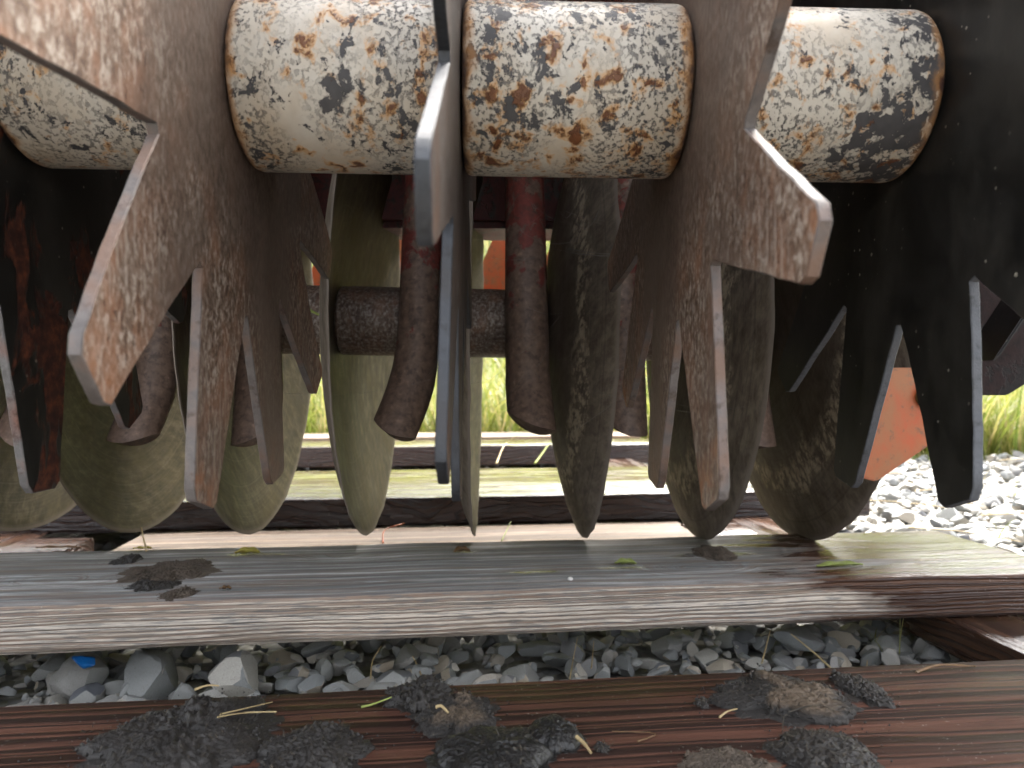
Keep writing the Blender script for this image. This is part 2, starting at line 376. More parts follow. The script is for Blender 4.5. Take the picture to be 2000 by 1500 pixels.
def mat_ground():
    b = B('sandy_gravel_bed'); c = b.co()
    v = b.vor(c, 55); vc = b.vor(c, 55, out='Color'); n = b.noise(c, 30, 6, .6)
    col = b.ramp(b.sep(vc)[0], [(0, (.10, .10, .095)), (.5, (.19, .185, .17)), (1, (.30, .28, .24))])
    col = b.mix(b.mr(n, .5, .68, 0, .6), col, (.10, .08, .055))
    return b.bsdf(col, .8, 0, b.bump(b.ma('SUBTRACT', 1., v), .8, .01))

def mat_bank():
    b = B('grassy_meadow_ground'); c = b.co(); n = b.noise(c, 5, 7, .65); n2 = b.noise(b.map(c, (1, 1, .25)), 26, 6, .7)
    col = b.ramp(n, [(.3, (.08, .11, .025)), (.5, (.16, .18, .045)), (.7, (.26, .23, .09))])
    col = b.mix(b.mr(n2, .5, .7, 0, .5), col, (.07, .11, .025))
    return b.bsdf(col, .85, 0, b.bump(n2, 1., .03))

WHITE = mat_white(); RUSTY = mat_rusty(tone=(1.55, 1.45, 1.35), star=True); RUST_EDGE = mat_edge('worn_rusty_edge', (.135, .118, .112), (.125, .070, .045))
BLACK = mat_black('black_paint', False); BLACK_RUST = mat_black('black_paint_rusting', True)
BLACK_EDGE = mat_edge('cut_black_edge', (.085, .092, .105), (.06, .06, .065))
PALE_EDGE = mat_edge('cut_pale_edge', (.16, .155, .155), (.16, .06, .035))
DARKSTEEL = mat_rusty('dark_tone_steel', .45, True); DARK_EDGE = mat_edge('blue_grey_cut_edge', (.032, .037, .046), (.02, .019, .020))  # middle star: the rusty steel colour multiplied darker overall
DISC = mat_disc()
SHAFT = mat_rusty('rusty_shaft_steel', 1.6)
TINE = mat_redpaint('worn_red_paint', (.24, .055, .043), (.21, .14, .105), CZ-.02, CZ+.26, .46)
BEAM = mat_redpaint('dark_red_paint', (.12, .011, .009), (.05, .022, .016), CZ-.4, CZ-.3, .4)
ORANGE = mat_orange()
STONE = mat_stone()

# ------------------------------------------------------------------ the setting: gravel, meadow
bm = bmesh.new(); bmesh.ops.create_grid(bm, x_segments=60, y_segments=60, size=1)
for v in bm.verts:
    v.co.x = math.copysign(abs(v.co.x)**3, v.co.x)*150; v.co.y = math.copysign(abs(v.co.y)**3, v.co.y)*150 + 1.5
    v.co.z = -.012 + .006*fbm(v.co*3)
gravel = link('gravel_ground', mesh('gravel_ground', bm), mat_ground(), smooth=True); gravel['kind'] = 'structure'

def bank_z(x, y):
    t = max(0, min(1, (y-3.0)/12.0)); return .008 + 7.5*t*t*(3-2*t) + .05*t*mnoise.noise(Vector((x*.8, y*.8, 0)))
v, f = [], []
nx, ny = 70, 60
for j in range(ny+1):
    for i in range(nx+1):
        x = -20+40*i/nx; y = 2.75 + 30*(j/ny)**1.6 + (.12*mnoise.noise(Vector((x*1.7, 3, 0))) if j == 0 else 0)
        v.append((x, y, bank_z(x, y) if j else -.03))
for j in range(ny):
    for i in range(nx):
        a = j*(nx+1)+i; f.append((a, a+1, a+nx+2, a+nx+1))
meadow = link('meadow', pydata('meadow', v, f), mat_bank(), smooth=True); meadow['kind'] = 'structure'

# ------------------------------------------------------------------ wooden pallet
Z_TOP = CZ-.184; TH = .0412; Z_BOT = Z_TOP-TH
SLANT = math.atan(.088)          # the pallet lies a little askew to the machine
pallet = empty('wooden_pallet', (0, .8, 0), 'weathered wooden pallet of wide planks lying on grey gravel under the machine', 'pallet')
pallet.rotation_euler = (0, 0, SLANT)
P_INV = (Matrix.Translation((0, .8, 0)) @ Matrix.Rotation(SLANT, 4, 'Z')).inverted()
def plank_mesh(name, x0, x1, wy, th, seed, bev=.004, wave=.0012):
    """plank about its own middle: local x along the grain, edges worn and a little wavy"""
    n = 64; v, f = [], []
    prof = [(-wy/2, -th/2+bev), (-wy/2+bev*.8, -th/2), (wy/2-bev*.8, -th/2), (wy/2, -th/2+bev), (wy/2, th/2-bev), (wy/2-bev*.3, th/2-bev*.3), (wy/2-bev, th/2), (-wy/2+bev, th/2), (-wy/2+bev*.3, th/2-bev*.3), (-wy/2, th/2-bev)]
    k = len(prof)
    for i in range(n+1):
        x = x0+(x1-x0)*i/n
        for (y, z) in prof:
            p = Vector((x*9+seed*3, y*40, z*40))
            v.append((x, y+wave*mnoise.noise(p), z+wave*.7*mnoise.noise(p+Vector((0, 9, 5)))))
    for i in range(n):
        for j in range(k):
            a, c = i*k+j, i*k+(j+1) % k; f.append((a, a+k, c+k, c))
    f.append(tuple(range(k))); f.append(tuple(range(n*k+k-1, n*k-1, -1)))
    me = pydata(name, v, f); bm = bmesh.new(); bm.from_mesh(me); bmesh.ops.recalc_face_normals(bm, faces=bm.faces); bm.to_mesh(me); bm.free()
    autosmooth(me, 30); return me
def plank(name, y0, y1, x0, x1, ztop, th, mat, seed, **kw):
    """y0..y1: depth range at x = 0, in pallet axes"""
    o = link(name, plank_mesh(name, x0, x1, y1-y0, th, seed, **kw), mat, pallet)
    o.location = (0, (y0+y1)/2-.8, ztop-th/2); return o
def loc_on(pxy, yc):             # photo pixel on the plank tops -> the plank's local x, y
    p = P_INV @ hit(pxy[0], pxy[1], Z_TOP); return (p.x, p.y+.8-yc)

yA = (.661+.868)/2
spots = []
for pxy, sx, sy in (((1040, 1118), .036, .006), ((500, 1083), .034, .007), ((1215, 1108), .026, .007), ((1395, 1082), .045, .013), ((275, 1075), .018, .004), ((905, 1078), .012, .005)):
    a = loc_on(pxy, yA); spots.append((a[0], a[1], sx, sy))
WOOD_A = mat_wood('silvered_plank_wood', (.64, .545, .45), (.15, .075, .042), (.37, .378, .37), (.045, .021, .014), (.125, .062, .036),
                  wet_at=(.27, .37), pith=(-.06, -.075), pitch=.0033, stains=spots, knots=[(-.16, .035, .013), (.20, -.045, .011), (-.42, -.03, .012)], painted_sheen=.40, wrough=.06, amp=.22, spec=.32)
WOOD_N = mat_wood('damp_brown_plank_wood', (.16, .075, .048), (.20, .10, .06), (.125, .062, .043), (.024, .012, .009), (.125, .055, .037),
                  wet_all=True, pith=(-.32, -.10), pitch=.0088, wrough=.5, amp=.3, ox=3., spec=.2,
                  stains=[(.335, -.045, .05, .02), (.275, -.05, .022, .014)])
WOOD_B = mat_wood('soaked_dark_plank_wood', (.1, .05, .03), (.1, .05, .03), (.1, .05, .03), (.022, .010, .008), (.045, .021, .014),
                  wet_all=True, pith=(.0, -.09), pitch=.006, wrough=.10, painted_sheen=-2., ox=7.)
WOOD_C = mat_wood('pale_dry_plank_wood', (.30, .225, .155), (.20, .115, .06), (.30, .235, .175), (.1, .05, .03), (.2, .1, .06),
                  pith=(.02, -.12), pitch=.007, ox=11.)
WOOD_S = mat_wood('wet_stringer_wood', (.1, .05, .03), (.1, .05, .03), (.1, .05, .03), (.035, .018, .012), (.075, .038, .022),
                  wet_all=True, pith=(.0, -.05), pitch=.006, wrough=.1, ox=5.)

plank('plank', .661, .868, -1.05, .565, Z_TOP, TH, WOOD_A, 1, wave=.0026)['label'] = 'silver grey plank soaked dark at its right end'
plank('plank', .247, .459, -1.05, .60, Z_TOP, TH, WOOD_N, 2)['label'] = 'damp red-brown plank nearest to the camera with mud on it'
plank('plank', 1.215, 1.61, -1.05, .70, Z_TOP, TH+.006, WOOD_B, 3)
plank('plank', 2.21, 2.45, -1.2, .66, Z_TOP, .06, WOOD_B, 5)
plank('plank', 2.47, 2.70, -1.2, .66, Z_TOP+.008, .06, WOOD_C, 6)
plank('lower_board', 1.03, 1.20, -.50, .345, Z_BOT-.004, .032, WOOD_C, 8)
def stringer(x, wdt, y0, y1, mat, seed):
    o = link('stringer', plank_mesh('stringer', y0, y1, wdt, .034, seed), mat, pallet)
    o.location = (x, -.8, Z_BOT-.0185); o.rotation_euler = (0, 0, R(90)); return o
stringer(.488, .12, .16, 2.75, WOOD_S, 11); stringer(-.70, .11, .16, 2.75, WOOD_S, 12)
# two short packing blocks carry the rear planks and the lower board
for x, y, s in ((-.62, 1.12, 20), (.40, 1.12, 21)):
    o = link('packing_block', plank_mesh('packing_block', -.06, .06, .09, .034, s), WOOD_S, pallet); o.location = (x, y-.8, Z_BOT-.0185)

# ------------------------------------------------------------------ gravel stones
def stone_mesh(k, sub):
    bm = bmesh.new(); bmesh.ops.create_icosphere(bm, subdivisions=sub, radius=1)
    rs = random.Random(k); off = Vector((k*3.1, k*1.7, k*.9))
    sq = Vector((rs.uniform(.85, 1.2), rs.uniform(.7, 1.0), rs.uniform(.42, .75)))
    planes = [(Vector((rs.gauss(0, 1), rs.gauss(0, 1), rs.gauss(0, 1))).normalized(), rs.uniform(.38, .78)) for _ in range(11)]
    for v in bm.verts:
        p = v.co.copy(); p *= 1+.28*mnoise.noise(p*1.1+off)+.08*mnoise.noise(p*3+off)
        for n_, d in planes:                       # broken facets
            e = p.dot(n_)-d
            if e > 0: p -= n_*e*.96
        v.co = Vector((p.x*sq.x, p.y*sq.y, p.z*sq.z))
    me = mesh('stone', bm); autosmooth(me, 24 if sub == 3 else 32)
    me.materials.append(STONE); return me
SM = [stone_mesh(k, 3) for k in range(16)]; SL = [stone_mesh(k, 2) for k in range(16)]
rs = random.Random(3)
def seen(p, r):
    x, y, d = proj(p); rp = r*F/d
    if x < -rp or x > 2000+rp or y > 1500+rp: return 0
    a = 1240+(1000-x)*.033                               # through the gap between the two near planks
    if a-rp*.6 < y < a+125+rp*.3: return rp
    if x > 1690 and y < 1110: return rp
    if 300 < x < 1700 and 1015 < y < 1060: return rp*.5
    return 0
stones = []
def scatter(x0, x1, y0, y1, n, rmin, rmax, z):
    for _ in range(n):
        x, y = rs.uniform(x0, x1), rs.uniform(y0, y1)
        r = rmin+(rmax-rmin)*rs.random()**2.2
        stones.append((x, y, z+r*rs.uniform(.05, .42), r, rs.randrange(16), (rs.gauss(0, .28), rs.gauss(0, .28), rs.uniform(0, 6.28))))
scatter(-.75, 1.1, .46, .82, 2300, .006, .022, -.003)
scatter(-.75, 1.1, .46, .80, 130, .020, .040, .0)
scatter(-1.2, 1.3, .80, 2.6, 1500, .009, .030, -.006)
scatter(.55, 2.4, .80, 3.6, 1700, .012, .036, -.006)
scatter(-1.2, .9, -.1, .46, 450, .010, .030, -.006)
stones.sort(key=lambda s: -seen(s[:3], s[3]))
def stone_mtx(s): 
    from mathutils import Euler
    return Matrix.Translation(s[:3]) @ Euler(s[5]).to_matrix().to_4x4() @ Matrix.Scale(s[3], 4)
for s in stones[:300]:
    o = bpy.data.objects.new('stone', SM[s[4]]); COL.objects.link(o); o.parent = gravel
    o.location = s[:3]; o.rotation_euler = s[5]; o.scale = (s[3],)*3
vv, ff = [], []
base = [([v.co.copy() for v in m.vertices], [tuple(p.vertices) for p in m.polygons]) for m in SL]
for s in stones[300:]:
    M = stone_mtx(s); k = len(vv); V_, F_ = base[s[4]]
    vv += [tuple(M @ c) for c in V_]; ff += [tuple(k+i for i in q) for q in F_]
me = pydata('loose_gravel', vv, ff); autosmooth(me, 32)
o = link('loose_gravel', me, STONE, gravel); o['kind'] = 'stuff'

# ------------------------------------------------------------------ grass of the meadow, thin tufts in the gravel
def blade(V, Fc, x, y, z, h, wd, az, lean, curl, seg=4):
    d = Vector((math.cos(az), math.sin(az), 0)); sd_ = Vector((-d.y, d.x, 0)); k = len(V)
    for i in range(seg+1):
        t = i/seg; p = Vector((x, y, z)) + d*(lean*t+curl*t*t)*h + Vector((0, 0, h*(t-.35*curl*t*t)))
        q = sd_*wd*(1-t)**.7
        V.append(tuple(p-q)); V.append(tuple(p+q))
    for i in range(seg): a = k+2*i; Fc.append((a, a+1, a+3, a+2))
GRASS = mat_grass(); V, Fc = [], []
rs = random.Random(11)
for _ in range(17000):
    y = 2.78+7.5*rs.random()**1.8; x = rs.uniform(-.36*y-.4, .80*y)
    blade(V, Fc, x, y, bank_z(x, y)-.01, rs.uniform(.12, .42)*(1+.05*y), rs.uniform(.002, .0048)*(1+.12*y), rs.uniform(0, 6.28), rs.uniform(.05, .3), rs.uniform(.1, .9))
g = link('meadow_grass', pydata('meadow_grass', V, Fc), GRASS); g['kind'] = 'stuff'
tag(g, 'tall bright yellow-green grass growing behind the pallet', 'grass')
V, Fc = [], []
for (px, py) in ((1735, 1262), (1950, 1040), (1975, 960), (1860, 980), (1905, 930)):
    c = hit(px, py, .01)
    for _ in range(7):
        blade(V, Fc, c.x+rs.gauss(0, .012), c.y+rs.gauss(0, .012), .0, rs.uniform(.03, .075), rs.uniform(.0006, .0012), rs.uniform(0, 6.28), rs.uniform(.1, .5), rs.uniform(.1, .8))
g = link('grass_tufts', pydata('grass_tufts', V, Fc), GRASS); g['kind'] = 'stuff'
tag(g, 'thin green grass shoots growing up between the gravel stones', 'grass')

# ------------------------------------------------------------------ spiked roller
AX_Y, AX_Z, RT = .407, CZ+.161, .045
ROLL_TILT = .010                 # the machine stands slightly down on its right
roller = empty('spiked_roller', (0, AX_Y, AX_Z), 'rusty roller of star-shaped spiked plates on a chipped white tube', 'roller', rot=(0, ROLL_TILT, 0))
def star_mesh(phase, bends, seed, adj={}):
    """12 spiked star plate about the origin, in the y-z plane; angle 0 points to the camera, 90 straight down"""
    rs = random.Random(seed); rn = random.Random(seed+500); th = .0048; V, Fc = [], []
    def pol(a, r): return (-r*math.cos(R(a)), -r*math.sin(R(a)))
    rows = 12; cols = 3
    hub = []; S = []
    def V2(q, off):
        V.append((off-th/2, q[0], q[1])); V.append((off+th/2, q[0], q[1])); return len(V)-2
    for k in range(12):
        a0 = phase+30*k
        bend = bends.get(k, rs.uniform(-.004, .004)); jr = rs.uniform(-.004, .003); ja = rs.uniform(-.7, .7)
        if k in adj: ja, jr = adj[k]
        # left and right edge of the spike: notch -> tip corner
        l0, l1 = pol(a0+.9, .126), pol(a0+11.8+ja, .2225+jr)
        r0, r1 = pol(a0+29.1, .126), pol(a0+19.4+ja, .226+jr)
        tipl, tipr = pol(a0+13.0+ja, .2275+jr), pol(a0+18.2+ja, .229+jr)
        grid = []
        for i in range(rows):
            t = i/(rows-1); row = []
            for j in range(cols+1):
                s = j/cols
                L = [l0[q]+(l1[q]-l0[q])*t for q in (0, 1)]; Rr = [r0[q]+(r1[q]-r0[q])*t for q in (0, 1)]
                q = [L[0]+(Rr[0]-L[0])*s, L[1]+(Rr[1]-L[1])*s]
                if i == rows-1 and j in (1, 2): q = tipl if j == 1 else tipr
                if 0 < i < rows-1 and j in (0, cols): # edges nibbled by wear
                    q = [q[0]+rn.uniform(-.00035, .00035), q[1]+rn.uniform(-.00035, .00035)]
                row.append(V2(q, bend*t*t))
            grid.append(row)
        S.append(grid)
    c = V2((0, 0), 0)
    bot = lambda i: i; top = lambda i: i+1
    side = []
    for k in range(12):
        g = S[k]; nx_ = S[(k+1) % 12]
        for i in range(rows-1):
            for j in range(cols):
                a, b_, c_, d = g[i][j], g[i][j+1], g[i+1][j+1], g[i+1][j]
                Fc.append((a, b_, c_, d)); Fc.append((d+1, c_+1, b_+1, a+1))
        ring = [g[i][0] for i in range(rows)] + [g[-1][j] for j in range(1, cols)] + [g[i][cols] for i in range(rows-1, -1, -1)] + [nx_[0][0]]
        for a, b_ in zip(ring, ring[1:]): side.append(len(Fc)); Fc.append((a, a+1, b_+1, b_))
        inn = [g[0][j] for j in range(cols+1)] + [nx_[0][0]]
        for a, b_ in zip(inn, inn[1:]): Fc.append((c, b_, a)); Fc.append((c+1, a+1, b_+1))
    me = pydata('star_wheel', V, Fc)
    for i in side: me.polygons[i].material_index = 1
    bm = bmesh.new(); bm.from_mesh(me); bmesh.ops.recalc_face_normals(bm, faces=bm.faces)
    es = [e for e in bm.edges if len(e.link_faces) == 2 and e.link_faces[0].material_index != e.link_faces[1].material_index]
    bmesh.ops.bevel(bm, geom=es, offset=.0005, segments=1, affect='EDGES', material=1)
    bm.to_mesh(me); bm.free(); autosmooth(me, 40)
    return me
SX = [-.251, -.134, -.018, .1045, .231]
STARS = [(-12., {}, BLACK_RUST, PALE_EDGE, 'black star plate with flaking rust at the left end of the roller'),
         (-1., {1: .003}, RUSTY, RUST_EDGE, 'brown rusty star plate, the second from the left end'),
         (-14., {1: 0., 2: 0., 3: .001}, DARKSTEEL, DARK_EDGE, 'dark star plate seen edge-on in the middle of the roller'),
         (-4., {1: .002}, RUSTY, RUST_EDGE, 'brown rusty star plate, the second from the right end'),
         (0., {}, BLACK, BLACK_EDGE, 'black painted star plate with white specks at the right end')]
for i, (x, (ph, be, m1, m2, lb)) in enumerate(zip(SX, STARS)):
    o = link('star_wheel', star_mesh(ph, be, 40+i, {3: {0: (-13, -.05), 1: (-7.5, -.020)}, 2: {1: (-3, 0)}}.get(i, {})), [m1, m2], roller); o.location = (x, 0, 0); o['label'] = lb
def lathe(name, prof, n=64):
    """profile of (x, r) swept about the x axis"""
    V, Fc = [], []; k = len(prof)
    for i in range(n):
        a = 2*math.pi*i/n
        for (x, r) in prof: V.append((x, r*math.cos(a), r*math.sin(a)))
    for i in range(n):
        j = (i+1) % n
        for q in range(k-1): Fc.append((i*k+q, i*k+q+1, j*k+q+1, j*k+q))
    me = pydata(name, V, Fc); bm = bmesh.new(); bm.from_mesh(me)
    bmesh.ops.remove_doubles(bm, verts=bm.verts, dist=1e-6); bmesh.ops.recalc_face_normals(bm, faces=bm.faces)
    bm.to_mesh(me); bm.free(); return me
for i in range(4):
    x0, x1 = SX[i]+.0032, SX[i+1]-.0032; L = x1-x0; b_ = .0045
    prof = [(0, .001), (0, RT-b_)] + [(b_-b_*math.cos(t), RT-b_+b_*math.sin(t)) for t in (R(30), R(60), R(90))]
    prof += [(L-x, r) for x, r in reversed(prof)]
    me = lathe('spacer_tube', prof, 96); autosmooth(me, 50)
    o = link('spacer_tube', me, WHITE, roller); o.location = (x0, 0, 0)
    # each tube its own stretch of flaking paint
    for v_ in me.vertices: v_.co.x += i*.7
    o.location.x -= i*.7
    c, s = math.cos(i*1.9+.4), math.sin(i*1.9+.4)

# ------------------------------------------------------------------ disc gang
DG_Y, DG_Z, RD = .92, CZ+.0752, .26
gang = empty('disc_gang', (0, DG_Y, DG_Z), 'row of concave steel discs on a rusty shaft behind the spiked roller', 'disc harrow', rot=(0, .0175, 0))
SAG = .045
def disc_mesh():
    th = .0042; k = 22; rs_ = (RD*RD+SAG*SAG)/(2*SAG)
    def zx(r): return -SAG + (rs_-math.sqrt(rs_*rs_-r*r)) if r > .05 else -SAG + (rs_-math.sqrt(rs_*rs_-.05**2))
    rr = [.002+(RD-.003-.002)*i/k for i in range(k+1)]
    prof = [(zx(r), r) for r in rr] + [(zx(RD)-.0012, RD)] + [(zx(r)-th*(1 if r < .24 else .6), r) for r in reversed(rr)]
    me = lathe('disc', prof, 120); 
    for v in me.vertices:                          # rim nicked by stones
        r = math.hypot(v.co.y, v.co.z)
        if r > RD-.004:
            a = math.atan2(v.co.z, v.co.y); n_ = mnoise.noise(Vector((math.cos(a)*9, math.sin(a)*9, 1)))+.5*mnoise.noise(Vector((math.cos(a)*40, math.sin(a)*40, 5)))
            s = 1+.0035*n_/1.; v.co.y *= s; v.co.z *= s; v.co.x += .0012*n_
    autosmooth(me, 40); return me
DM = disc_mesh(); DM.materials.append(DISC)
DX = [-.682, -.548, -.414, -.280, -.143, -.015, .115, .258, .385]
for i, x in enumerate(DX):
    o = bpy.data.objects.new('disc', DM); COL.objects.link(o); o.parent = gang; o.location = (x, 0, 0)
    o.rotation_euler = ((i*2.3) % 6.28, random.uniform(-.006, .006), random.uniform(-.012, .012))
for i in range(len(DX)-1):
    x0, x1 = DX[i]-SAG+.002, DX[i+1]-SAG-.0045
    prof = [(x0, .001), (x0, .039), (x0+.003, .0425), (x1-.003, .0425), (x1, .039), (x1, .001)]
    me = lathe('spool', prof, 40); autosmooth(me, 40); link('spool', me, SHAFT, gang)

# ------------------------------------------------------------------ frame with scraper tines
frame = empty('machine_frame', (0, 1.1, CZ+.3), 'dark red machine frame with curved scraper tines and orange arms behind the discs', 'machine frame')
FI = Matrix.Translation((0, -1.1, -CZ-.3))
def fpart(name, me, mats, smooth=False, parent=None):
    o = link(name, me, mats, parent or frame, smooth); 
    o.location = (0, -1.1, -CZ-.3) if parent is None else (0, 0, 0); return o
def bevbox(name, dims, bev=.006):
    bm = bmesh.new(); box(bm, *dims); bmesh.ops.bevel(bm, geom=bm.edges[:], offset=bev, segments=2, affect='EDGES'); me = mesh(name, bm); autosmooth(me, 30); return me
fpart('crossbeam', bevbox('crossbeam', (-.95, .62, 1.06, 1.17, CZ+.225, CZ+.335), .01), BEAM)
fpart('crossbeam', bevbox('crossbeam', (-.95, .62, 1.43, 1.53, CZ+.40, CZ+.50), .01), BEAM)
fpart('added_shade_deck', bevbox('added_shade_deck', (-.95, .98, .45, 1.26, CZ+.402, CZ+.412), .003), BEAM)  # unseen overhead plate, added and sized to shade the machine and planks
fpart('side_rail', bevbox('side_rail', (-.95, -.88, 1.0, 1.53, CZ+.336, CZ+.400), .004), BEAM)
fpart('side_rail', bevbox('side_rail', (.55, .62, 1.0, 1.53, CZ+.336, CZ+.400), .004), BEAM)
def sweep(name, pts, rad, n=20, cut=(0, 0), flat=None, caps=True):
    """tube along points; radii per point; cut = how far the last ring leans in x and y (a slanted end)"""
    P = [Vector(p) for p in pts]; V, Fc = [], []
    fine, fr = [], []
    for i in range(len(P)-1):                     # Catmull-Rom
        p0, p1, p2, p3 = P[max(i-1, 0)], P[i], P[i+1], P[min(i+2, len(P)-1)]
        for q in range(6):
            t = q/6; fine.append(.5*((2*p1)+(-p0+p2)*t+(2*p0-5*p1+4*p2-p3)*t*t+(-p0+3*p1-3*p2+p3)*t**3)); fr.append(rad[i]+(rad[i+1]-rad[i])*t)
    fine.append(P[-1]); fr.append(rad[-1]); m = len(fine)
    for i, p in enumerate(fine):
        tdir = (fine[min(i+1, m-1)]-fine[max(i-1, 0)]).normalized(); sx = Vector((1, 0, 0)); sy = tdir.cross(sx).normalized(); sx = sy.cross(tdir).normalized()
        u = max(0, (i-(m-9))/8)
        for j in range(n):
            a = 2*math.pi*j/n; ca, sa = math.cos(a), math.sin(a)
            q = sx*ca*fr[i]*(1+.10*u)+sy*sa*fr[i]*(1-.35*u)
            V.append(tuple(p+q+tdir*(u*u*(cut[0]*ca+cut[1]*sa)-u*u*.010*(ca*ca))))
    for i in range(m-1):
        for j in range(n): a, b_ = i*n+j, i*n+(j+1) % n; Fc.append((a, b_, b_+n, a+n))
    Fc.append(tuple(range((m-1)*n, m*n))); Fc.append(tuple(range(n-1, -1, -1)))
    me = pydata(name, V, Fc); bm = bmesh.new(); bm.from_mesh(me); bmesh.ops.recalc_face_normals(bm, faces=bm.faces); bm.to_mesh(me); bm.free()
    autosmooth(me, 50); return me
#   pixel of the tine's end, its depth, lean to the side at the end
TINES = [(30, 866, .80, -.012, .015), (254, 868, .80, -.012, -.006), (500, 862, .80, .012, -.012), (765, 852, .80, -.026, .006), (1040, 838, .80, .004, .014),
         (1222, 848, .86, -.004, .010), (1470, 872, .80, -.005, .008)]
for (px, py, d, lean, cut) in TINES:
    e = at(px, py, d); x = e.x-lean; zz = e.z
    pts = [(x, 1.0, CZ+.405), (x, .95, CZ+.36), (x, .90, CZ+.25), (x, d+.062, CZ+.125), (x+lean*.05, d+.046, CZ+.055), (x+lean*.35, d+.036, CZ-.002), (e.x, d, zz)]
    if d > .83: pts = [(a, b_-.012 if 0 < i < 6 else b_, c) for i, (a, b_, c) in enumerate(pts)]
    fpart('tine', sweep('tine', pts, [.023, .023, .0235, .0245, .025, .0255, .0235], cut=(cut, .006)), TINE)
def prism(name, poly, vec, mat, bev=.0012):
    bm = bmesh.new(); vs_ = [bm.verts.new(p) for p in poly]; f_ = bm.faces.new(vs_)
    r = bmesh.ops.extrude_face_region(bm, geom=[f_])
    for v in [q for q in r['geom'] if isinstance(q, bmesh.types.BMVert)]: v.co += Vector(vec)
    bmesh.ops.recalc_face_normals(bm, faces=bm.faces)
    bmesh.ops.bevel(bm, geom=bm.edges[:], offset=bev, segments=2, affect='EDGES'); me = mesh(name, bm); autosmooth(me, 30); return me
# slanting orange arms under the rear beam
for (x0, x1) in ((700, 600), (800, 700), (905, 800), (1032, 925), (1150, 1045), (1310, 1200)):
    a, b_ = at(x0, 395, 1.46), at(x1, 640, 1.46); a = a+(a-b_)*.12; w_ = Vector((.043, 0, .012))
    poly = [a-w_+Vector((.02, 0, .05)), a+w_+Vector((.02, 0, .05)), b_+w_, b_+Vector((0, 0, -.03)), b_-w_]
    fpart('rear_arm', prism('rear_arm', poly, (0, .012, 0), ORANGE), ORANGE)
# right-hand supports seen past the black star
FD = .60
poly = [at(1655, -190, FD), at(1700, -190, FD), at(1715, 718, FD), at(1838, 718, FD), at(1846, 850, FD), at(1712, 941, FD), at(1670, 930, FD)]
foot = fpart('foot_plate', prism('foot_plate', poly, (0, .009, 0), ORANGE), ORANGE); foot['label'] = 'bright orange bracket plate with a bolt'
c = at(1808, 775, FD)
me = lathe('bolt', [(0, .0005), (0, .0080), (.0012, .0090), (.005, .0090), (.005, .006), (.008, .006), (.008, .0005)], 24); autosmooth(me, 40)
bolt = link('bolt', me, mat_plain('mossy_bolt_steel', (.10, .12, .035), (.05, .045, .03), .55, 160), foot); bolt.location = c; bolt.rotation_euler = (0, 0, R(-90)); bolt.location.y += .0005
bolt.rotation_euler = (0, 0, R(-90))
fpart('support_leg', bevbox('support_leg', (.555, .615, 1.02, 1.10, CZ-.02, CZ+.40), .006), mat_plain('grey_brown_primer', (.20, .165, .14), (.28, .24, .20), .55, 40))
poly = [at(1880, 380, .72), at(2150, 380, .72), at(2150, 660, .72), at(1968, 772, .72), at(1900, 772, .72)]
fpart('side_plate', prism('side_plate', poly, (0, .006, 0), BEAM), mat_redpaint('brown_red_paint', (.020, .008, .007), (.012, .008, .007), CZ-.4, CZ-.3, .8))
a, b_ = at(1948, 700, .66), at(2040, 560, .66); wv = Vector((.0035, 0, .0025))
fpart('side_brace', prism('side_brace', [a-wv, a+wv, b_+wv, b_-wv], (0, .05, 0), BLACK_EDGE), BLACK)

